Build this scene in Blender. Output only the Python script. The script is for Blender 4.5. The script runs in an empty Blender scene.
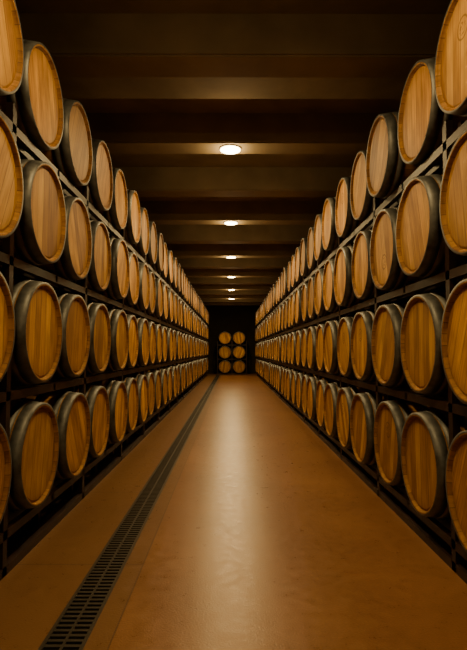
import bpy, bmesh, math, random
from mathutils import Vector, Matrix
random.seed(7)
F=500.0; CAMH=1.20; W=1.15; PITCH=0.705
Y0=-1.15; NCOL=37; YEND=26.6; YBACK=-3.0
XW=2.6
BEAM=3.59; SLAB=3.94

# ---------------- materials -----------------
def newmat(name):
    m=bpy.data.materials.new(name); m.use_nodes=True
    nt=m.node_tree; b=nt.nodes['Principled BSDF']
    return m,nt,b
def N(nt,t,**k):
    n=nt.nodes.new(t)
    for a,v in k.items(): setattr(n,a,v)
    return n
def L(nt,a,b): nt.links.new(a,b)
def math_(nt,op,a,b=None,c=None):
    n=N(nt,'ShaderNodeMath',operation=op)
    for i,v in enumerate((a,b,c)):
        if v is None: continue
        if isinstance(v,(int,float)): n.inputs[i].default_value=v
        else: L(nt,v,n.inputs[i])
    return n.outputs[0]
def ramp(nt,fac,stops):
    r=N(nt,'ShaderNodeValToRGB'); L(nt,fac,r.inputs[0])
    e=r.color_ramp.elements
    while len(e)<len(stops): e.new(0.5)
    for el,(p,c) in zip(e,stops): el.position=p; el.color=(*c,1)
    return r.outputs[0]
def mix(nt,fac,a,b,mode='MIX'):
    n=N(nt,'ShaderNodeMix',data_type='RGBA',blend_type=mode)
    for s,v in ((n.inputs[0],fac),(n.inputs[6],a),(n.inputs[7],b)):
        if isinstance(v,(int,float)): s.default_value=v
        elif isinstance(v,tuple): s.default_value=(*v,1)
        else: L(nt,v,s)
    return n.outputs[2]
def noise(nt,scale,vec=None,vs=(1,1,1),detail=4):
    tc=N(nt,'ShaderNodeTexCoord'); mp=N(nt,'ShaderNodeMapping')
    mp.inputs['Scale'].default_value=vs
    L(nt,vec if vec else tc.outputs['Object'],mp.inputs[0])
    n=N(nt,'ShaderNodeTexNoise'); n.inputs['Scale'].default_value=scale; n.inputs['Detail'].default_value=detail
    L(nt,mp.outputs[0],n.inputs['Vector']); return n.outputs['Fac']
def bump(nt,b,h,s=.2,d=.01):
    n=N(nt,'ShaderNodeBump'); n.inputs['Strength'].default_value=s; n.inputs['Distance'].default_value=d
    L(nt,h,n.inputs['Height']); L(nt,n.outputs[0],b.inputs['Normal'])

def head_mat(name,brand):
    m,nt,b=newmat(name)
    tc=N(nt,'ShaderNodeTexCoord'); sp=N(nt,'ShaderNodeSeparateXYZ'); L(nt,tc.outputs['Object'],sp.inputs[0])
    oi=N(nt,'ShaderNodeObjectInfo')
    q=math_(nt,'DIVIDE',sp.outputs['Y'],0.083); q=math_(nt,'ADD',q,oi.outputs['Random'])
    fl=math_(nt,'FLOOR',q); fr=math_(nt,'FRACT',q)
    wn=N(nt,'ShaderNodeTexWhiteNoise',noise_dimensions='2D')
    cv=N(nt,'ShaderNodeCombineXYZ'); L(nt,fl,cv.inputs[0]); L(nt,math_(nt,'MULTIPLY',oi.outputs['Random'],57.0),cv.inputs[1])
    L(nt,cv.outputs[0],wn.inputs['Vector'])
    av=N(nt,'ShaderNodeVectorMath',operation='ADD'); cc=N(nt,'ShaderNodeCombineXYZ')
    r40=math_(nt,'MULTIPLY',oi.outputs['Random'],40.0); L(nt,r40,cc.inputs[0]); L(nt,wn.outputs['Value'],cc.inputs[2])
    L(nt,tc.outputs['Object'],av.inputs[0]); L(nt,cc.outputs[0],av.inputs[1])
    g=noise(nt,1.0,av.outputs[0],(1,75,4),5)
    g2=noise(nt,1.0,av.outputs[0],(1,9,5),3)
    st=noise(nt,1.0,av.outputs[0],(1,4,2.5),5)
    f=math_(nt,'ADD',math_(nt,'MULTIPLY',g,.5),math_(nt,'MULTIPLY',g2,.2))
    f=math_(nt,'ADD',f,math_(nt,'MULTIPLY',wn.outputs['Value'],.30))
    c=ramp(nt,f,[(.27,(.21,.083,.011)),(.5,(.53,.262,.044)),(.72,(.78,.44,.09))])
    t=math_(nt,'MULTIPLY_ADD',oi.outputs['Random'],.44,.66)
    tv=N(nt,'ShaderNodeCombineXYZ')
    for i in range(3): L(nt,t,tv.inputs[i])
    c=mix(nt,1.0,c,tv.outputs[0],'MULTIPLY')
    # soaked / aged staining
    sf=N(nt,'ShaderNodeMapRange'); L(nt,st,sf.inputs[0]); sf.inputs[1].default_value=.44; sf.inputs[2].default_value=.68
    c=mix(nt,math_(nt,'MULTIPLY',sf.outputs[0],.65),c,(.19,.078,.014))
    # darker brown towards the croze
    rr0=math_(nt,'SQRT',math_(nt,'ADD',math_(nt,'MULTIPLY',sp.outputs['Y'],sp.outputs['Y']),math_(nt,'MULTIPLY',sp.outputs['Z'],sp.outputs['Z'])))
    ef=N(nt,'ShaderNodeMapRange'); L(nt,rr0,ef.inputs[0]); ef.inputs[1].default_value=.20; ef.inputs[2].default_value=.275
    c=mix(nt,math_(nt,'MULTIPLY',ef.outputs[0],.4),c,(.16,.07,.018))
    d=math_(nt,'ABSOLUTE',math_(nt,'SUBTRACT',fr,.5)); seam=math_(nt,'GREATER_THAN',d,.476)
    c=mix(nt,math_(nt,'MULTIPLY',seam,.7),c,(.08,.035,.010))
    if brand:
        dz=math_(nt,'SUBTRACT',sp.outputs['Z'],.10)
        rr=math_(nt,'SQRT',math_(nt,'ADD',math_(nt,'MULTIPLY',sp.outputs['Y'],sp.outputs['Y']),math_(nt,'MULTIPLY',dz,dz)))
        ring=math_(nt,'LESS_THAN',math_(nt,'ABSOLUTE',math_(nt,'SUBTRACT',rr,.055)),.005)
        inn=math_(nt,'MULTIPLY',math_(nt,'LESS_THAN',rr,.035),math_(nt,'GREATER_THAN',noise(nt,60,None,(1,1,1),1),.5))
        c=mix(nt,math_(nt,'MULTIPLY',math_(nt,'MAXIMUM',ring,inn),.6),c,(.08,.03,.01))
    L(nt,c,b.inputs['Base Color']); b.inputs['Roughness'].default_value=.6
    b.inputs['Specular IOR Level'].default_value=.2
    bump(nt,b,g,.2,.002)
    return m
M_head=head_mat('barrel_head_oak',False); M_headb=head_mat('barrel_head_oak_branded',True)

m,nt,b=newmat('barrel_stave_oak'); M_stave=m
tc=N(nt,'ShaderNodeTexCoord'); sp=N(nt,'ShaderNodeSeparateXYZ'); L(nt,tc.outputs['Object'],sp.inputs[0])
an=math_(nt,'ARCTAN2',sp.outputs['Z'],sp.outputs['Y']); q=math_(nt,'MULTIPLY',an,28/6.28318)
fl=math_(nt,'FLOOR',q); fr=math_(nt,'FRACT',q)
wn=N(nt,'ShaderNodeTexWhiteNoise',noise_dimensions='1D'); L(nt,fl,wn.inputs['W'])
g=noise(nt,1.0,None,(4,45,45),4)
c=ramp(nt,math_(nt,'ADD',math_(nt,'MULTIPLY',g,.6),math_(nt,'MULTIPLY',wn.outputs['Value'],.4)),[(.2,(.15,.06,.012)),(.8,(.38,.19,.04))])
seam=math_(nt,'GREATER_THAN',math_(nt,'ABSOLUTE',math_(nt,'SUBTRACT',fr,.5)),.47)
c=mix(nt,math_(nt,'MULTIPLY',seam,.7),c,(.06,.025,.01))
L(nt,c,b.inputs['Base Color']); b.inputs['Roughness'].default_value=.7; b.inputs['Specular IOR Level'].default_value=.2

m,nt,b=newmat('galvanised_hoop_steel'); M_hoop=m
g=noise(nt,14,None,(1,1,1),5)
L(nt,ramp(nt,g,[(.3,(.062,.062,.059)),(.7,(.155,.155,.148))]),b.inputs['Base Color'])
b.inputs['Metallic'].default_value=.6; L(nt,math_(nt,'MULTIPLY_ADD',g,.3,.38),b.inputs['Roughness'])

m,nt,b=newmat('rack_painted_steel'); M_rack=m
g=noise(nt,9,None,(1,1,1),4)
L(nt,ramp(nt,g,[(.3,(.012,.006,.004)),(.7,(.030,.013,.009))]),b.inputs['Base Color'])
b.inputs['Roughness'].default_value=.5; b.inputs['Specular IOR Level'].default_value=.3

m,nt,b=newmat('ceiling_dark_concrete'); M_ceil=m
g=noise(nt,1.6,None,(1,1,1),6); g2=noise(nt,30,None,(1,1,1),3)
L(nt,ramp(nt,g,[(.3,(.125,.092,.05)),(.7,(.23,.175,.098))]),b.inputs['Base Color'])
b.inputs['Roughness'].default_value=.8; bump(nt,b,g2,.2,.004)

m,nt,b=newmat('wall_dark_plaster'); M_wall=m
g=noise(nt,2.5,None,(1,1,1),6)
L(nt,ramp(nt,g,[(.3,(.014,.010,.006)),(.7,(.024,.018,.011))]),b.inputs['Base Color'])
b.inputs['Roughness'].default_value=.9; b.inputs['Specular IOR Level'].default_value=.15

m,nt,b=newmat('floor_polished_concrete'); M_floor=m
tc=N(nt,'ShaderNodeTexCoord'); sp=N(nt,'ShaderNodeSeparateXYZ'); L(nt,tc.outputs['Object'],sp.inputs[0])
X=sp.outputs['X']; Y=sp.outputs['Y']
g=noise(nt,1.2,None,(1,1,1),7); g2=noise(nt,16,None,(1,1,1),6); g3=noise(nt,110,None,(1,1,1),2)
f=math_(nt,'ADD',math_(nt,'MULTIPLY',g,.5),math_(nt,'MULTIPLY',g2,.2)); f=math_(nt,'ADD',f,math_(nt,'MULTIPLY',g3,.3))
c=ramp(nt,f,[(.30,(.125,.050,.016)),(.5,(.19,.082,.028)),(.70,(.265,.122,.045))])
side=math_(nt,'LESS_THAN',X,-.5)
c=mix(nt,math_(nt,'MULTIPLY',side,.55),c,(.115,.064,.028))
j1=math_(nt,'LESS_THAN',math_(nt,'ABSOLUTE',math_(nt,'ADD',X,.5)),.004)
fy=math_(nt,'FRACT',math_(nt,'DIVIDE',Y,1.44)); j2=math_(nt,'MULTIPLY',math_(nt,'LESS_THAN',fy,.006),side)
jj=math_(nt,'MAXIMUM',j1,j2)
c=mix(nt,math_(nt,'MULTIPLY',jj,.6),c,(.04,.02,.01))
L(nt,c,b.inputs['Base Color'])
ro=math_(nt,'ADD',math_(nt,'MULTIPLY',g2,.25),math_(nt,'MULTIPLY',g3,.15))
L(nt,math_(nt,'ADD',ro,.13),b.inputs['Roughness'])
b.inputs['Specular IOR Level'].default_value=.42
b.inputs['Specular Tint'].default_value=(1,.74,.46,1)
bump(nt,b,math_(nt,'ADD',math_(nt,'MULTIPLY',g2,.4),math_(nt,'MULTIPLY',g3,.8)),.26,.004)

m,nt,b=newmat('grate_cast_iron'); M_grate=m
b.inputs['Base Color'].default_value=(.06,.053,.043,1); b.inputs['Metallic'].default_value=.7; b.inputs['Roughness'].default_value=.4
m,nt,b=newmat('drain_channel_black'); M_chan=m
b.inputs['Base Color'].default_value=(.008,.006,.005,1); b.inputs['Roughness'].default_value=.9
m,nt,b=newmat('lamp_diffuser'); M_lamp=m
b.inputs['Emission Color'].default_value=(1,.76,.42,1); b.inputs['Emission Strength'].default_value=22
m,nt,b=newmat('lamp_housing'); M_house=m
b.inputs['Base Color'].default_value=(.25,.2,.14,1); b.inputs['Roughness'].default_value=.5

# ---------------- helpers -------------------
def mkobj(name,bm,mats,loc=(0,0,0),smooth=False):
    me=bpy.data.meshes.new(name); bm.to_mesh(me); bm.free()
    for mm in mats: me.materials.append(mm)
    o=bpy.data.objects.new(name,me); o.location=loc; bpy.context.collection.objects.link(o); return o
def box(bm,x0,x1,y0,y1,z0,z1,mi=0):
    if x0>x1: x0,x1=x1,x0
    v=[bm.verts.new(p) for p in [(x0,y0,z0),(x1,y0,z0),(x1,y1,z0),(x0,y1,z0),(x0,y0,z1),(x1,y0,z1),(x1,y1,z1),(x0,y1,z1)]]
    for f in [(0,3,2,1),(4,5,6,7),(0,1,5,4),(1,2,6,5),(2,3,7,6),(3,0,4,7)]:
        bm.faces.new([v[i] for i in f]).material_index=mi
def prism(bm,pts,x0,x1):
    a=[bm.verts.new((x0,y,z)) for y,z in pts]; b_=[bm.verts.new((x1,y,z)) for y,z in pts]
    bm.faces.new(a); bm.faces.new(b_[::-1]); n=len(pts)
    for i in range(n): bm.faces.new([a[i],b_[i],b_[(i+1)%n],a[(i+1)%n]])

# ---------------- barrel --------------------
BL=.92; RH=.302; RB=.34
def rad(x): return RB-(RB-RH)*(abs(x)/(BL/2))**2
def barrel_mesh(name,hm):
    bm=bmesh.new(); SEG=56; h=BL/2
    def ring(x,r): return [bm.verts.new((x,r*math.cos(2*math.pi*i/SEG),r*math.sin(2*math.pi*i/SEG))) for i in range(SEG)]
    def strip(prof,mi):
        rs=[ring(x,r) for x,r in prof]
        for a,b in zip(rs,rs[1:]):
            for i in range(SEG):
                f=bm.faces.new([a[i],a[(i+1)%SEG],b[(i+1)%SEG],b[i]]); f.material_index=mi; f.smooth=True
        return rs
    xs=[-h+.006+ (BL-.012)*i/18 for i in range(19)]
    prof=[(-h+.024,RH-.022),(-h+.004,RH-.017),(-h,RH-.014),(-h,RH-.003)]+[(x,rad(x)) for x in xs]+[(h,RH-.003),(h,RH-.014),(h-.004,RH-.017),(h-.024,RH-.022)]
    rs=strip(prof,0)
    for R,sx in ((rs[0],-1),(rs[-1],1)):
        ii=[bm.verts.new((sx*(h-.018),.95*v.co.y,.95*v.co.z)) for v in R]
        for i in range(SEG):
            f=bm.faces.new([R[i],R[(i+1)%SEG],ii[(i+1)%SEG],ii[i]]); f.material_index=1
        bm.faces.new(ii).material_index=1
    for a,b_ in ((.392,.4605),(.336,.384),(.200,.240),(.095,.130)):
        for s in (-1,1):
            p=[(s*a,rad(a)-.003),(s*a,rad(a)+.005),(s*(a+b_)/2,rad((a+b_)/2)+.006),(s*b_,rad(b_)+.006),(s*b_,rad(b_)-.006)]
            strip(p,2)
    bmesh.ops.create_cone(bm,cap_ends=True,segments=16,radius1=.024,radius2=.022,depth=.03,matrix=Matrix.Translation((0,0,RB-.006)))
    bmesh.ops.recalc_face_normals(bm,faces=bm.faces)
    me=bpy.data.meshes.new(name); bm.to_mesh(me); bm.free()
    for mm in (M_stave,hm,M_hoop): me.materials.append(mm)
    return me
B0=barrel_mesh('oak_barrel',M_head); B1=barrel_mesh('oak_barrel_branded',M_headb)
def barrel(x,y,z,yaw,spin,me):
    o=bpy.data.objects.new('wine_barrel',me); o.location=(x,y,z); o.rotation_euler=(spin,0,yaw)
    bpy.context.collection.objects.link(o); return o

RAILIN=.17; RR=rad(BL/2-RAILIN)
def build_side(s,tiers,yoff):
    xc=s*(W+BL/2)
    for k in range(NCOL):
        y=Y0+yoff+k*PITCH
        for c in tiers:
            me=B1 if (s>0 and random.random()<.45) else B0
            barrel(xc+random.uniform(-.018,.018),y,c,0 if s<0 else math.pi,random.uniform(-.5,.5)+random.choice((0,0,math.pi)),me)
    bm=bmesh.new()
    ya=Y0+yoff-PITCH/2; yb=Y0+yoff+(NCOL-.5)*PITCH
    xf=s*(W+RAILIN); xb=s*(W+BL-RAILIN)
    for x in (xf,xb):
        for c in tiers:
            box(bm,x-.025,x+.025,ya,yb,c-RR-.06,c-RR-.002)
            for k in range(NCOL):
                y=Y0+yoff+k*PITCH; zb=c-RR-.004
                for t in (-1,1):
                    prism(bm,[(y+t*.07,zb),(y+t*.19,zb),(y+t*.19,zb+.058),(y+t*.07,zb+.007)],x-.022,x+.022)
        box(bm,x-.03,x+.03,ya,yb,0,.05)
    k=0
    while ya+k*PITCH<=yb+.01:
        y=ya+k*PITCH
        top=tiers[-1]-.22
        for x in (xf,xb):
            if k%2==0: box(bm,x-.022,x+.022,y-.02,y+.02,0,top)
            else: box(bm,x-.022,x+.022,y-.02,y+.02,0,tiers[0]-RR-.01)
        if k%2==0: box(bm,s*(W+.06),s*(W+.10),y-.025,y+.025,0,top)
        for c in tiers:
            box(bm,s*(W+.06),xb,y-.018,y+.018,c-RR-.055,c-RR-.01)
        k+=1
    for c in tiers:
        box(bm,s*(W+.06),s*(W+.10),ya,yb,c-.385,c-.335)
    box(bm,s*(W+.06),s*(W+.10),ya,yb,0,.05)
    bmesh.ops.recalc_face_normals(bm,faces=bm.faces)
    mkobj('barrel_rack',bm,[M_rack])
TL=[.575,1.315,2.055,2.795]; TR=[.505,1.245,1.985,2.725]
build_side(-1,TL,0); build_side(1,TR,0.06)

ys=YEND-BL/2-.25
tE=[.40,1.13,1.86]
for z in tE:
    for x in (-.36,.36): barrel(x,ys,z,-math.pi/2,random.uniform(-.4,.4),B0)
bm=bmesh.new()
for y in (ys-BL/2+RAILIN,ys+BL/2-RAILIN):
    for c in tE:
        box(bm,-.76,.76,y-.025,y+.025,c-RR-.06,c-RR-.002)
    for x in (-.74,0,.74): box(bm,x-.02,x+.02,y-.02,y+.02,0,tE[-1]-.15)
for x in (-.74,0,.74):
    for c in tE: box(bm,x-.018,x+.018,ys-BL/2+RAILIN,ys+BL/2-RAILIN,c-RR-.055,c-RR-.01)
mkobj('barrel_rack',bm,[M_rack])

# ---------------- room ----------------------
DX=-.69; DW=.078; DY0=YBACK+.06; DY1=ys-BL/2-.12
bm=bmesh.new()
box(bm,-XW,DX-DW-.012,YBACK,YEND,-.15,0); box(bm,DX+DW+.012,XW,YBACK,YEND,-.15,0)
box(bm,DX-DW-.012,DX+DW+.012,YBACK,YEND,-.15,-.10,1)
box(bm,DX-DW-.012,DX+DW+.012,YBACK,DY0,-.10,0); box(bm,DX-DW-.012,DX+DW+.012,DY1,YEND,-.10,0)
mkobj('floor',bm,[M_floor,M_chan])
bm=bmesh.new()
for s in (-1,1): box(bm,DX+s*(DW-.004),DX+s*(DW+.012),DY0,DY1,-.1,.003)
box(bm,DX-.006,DX+.006,DY0,DY1,-.02,.001)
y=DY0+.02
while y<DY1-.03:
    box(bm,DX-DW,DX+DW,y,y+.018,-.02,.0005); y+=.038
mkobj('drain_grate',bm,[M_grate])
bm=bmesh.new(); box(bm,-XW,XW,YBACK,YEND,SLAB,SLAB+.2); mkobj('ceiling',bm,[M_ceil])
for nm,a in (('wall_left',(-XW-.2,-XW,YBACK,YEND,-.15,SLAB+.2)),('wall_right',(XW,XW+.2,YBACK,YEND,-.15,SLAB+.2)),
             ('wall_back',(-XW-.2,XW+.2,YEND,YEND+.2,-.15,SLAB+.2)),('wall_front',(-XW-.2,XW+.2,YBACK-.2,YBACK,-.15,SLAB+.2))):
    bm=bmesh.new(); box(bm,*a); mkobj(nm,bm,[M_wall])
yb=5.8-1.7*5
while yb<YEND-.2:
    bm=bmesh.new(); box(bm,-XW,XW,-.17,.17,BEAM,SLAB)
    bmesh.ops.bevel(bm,geom=[e for e in bm.edges if all(v.co.z<BEAM+.01 for v in e.verts) and abs(e.verts[0].co.y-e.verts[1].co.y)<.01],offset=.015,segments=2,affect='EDGES')
    mkobj('ceiling_beam',bm,[M_ceil],(0,yb,0)); yb+=1.7

# ---------------- lamps ---------------------
yl=5.8-3.4*2
while yl<24:
    bm=bmesh.new()
    def ringv(r,z): return [bm.verts.new((r*math.cos(2*math.pi*i/48),r*math.sin(2*math.pi*i/48),z)) for i in range(48)]
    R=[ringv(.130,0),ringv(.130,-.010),ringv(.118,-.012),ringv(.118,-.018),ringv(.10,-.023),ringv(.07,-.026)]
    for n_,(a,b_) in enumerate(zip(R,R[1:])):
        for j in range(48): bm.faces.new([a[j],b_[j],b_[(j+1)%48],a[(j+1)%48]]).material_index=0 if n_<2 else 1
    bm.faces.new(R[-1][::-1]).material_index=1
    bmesh.ops.recalc_face_normals(bm,faces=bm.faces)
    o=mkobj('ceiling_light',bm,[M_house,M_lamp],(-.02,yl,BEAM))
    near=yl<5
    ld=bpy.data.lights.new('downlight','AREA'); ld.shape='DISK'; ld.size=.20; ld.energy=43 if near else 60; ld.color=(1,.69,.29)
    lo=bpy.data.objects.new('lamp_light',ld); lo.location=(0,0,-.032); lo.parent=o
    bpy.context.collection.objects.link(lo)
    ld=bpy.data.lights.new('spill','POINT'); ld.shadow_soft_size=0; ld.energy=9 if near else 16; ld.color=(1,.69,.30)
    lo=bpy.data.objects.new('lamp_spill',ld); lo.location=(0,0,-.16); lo.parent=o
    bpy.context.collection.objects.link(lo)
    yl+=3.4

w=bpy.data.worlds.new('World'); bpy.context.scene.world=w; w.use_nodes=True
w.node_tree.nodes['Background'].inputs[0].default_value=(.01,.007,.004,1)

cd=bpy.data.cameras.new('camera'); co=bpy.data.objects.new('camera',cd); bpy.context.collection.objects.link(co)
cd.sensor_fit='VERTICAL'; cd.sensor_height=36; cd.lens=F*36/650; cd.clip_start=.05
co.location=(0,0,CAMH); co.rotation_euler=(math.pi/2+math.atan(26/F),0,-1.5/F)
bpy.context.scene.camera=co
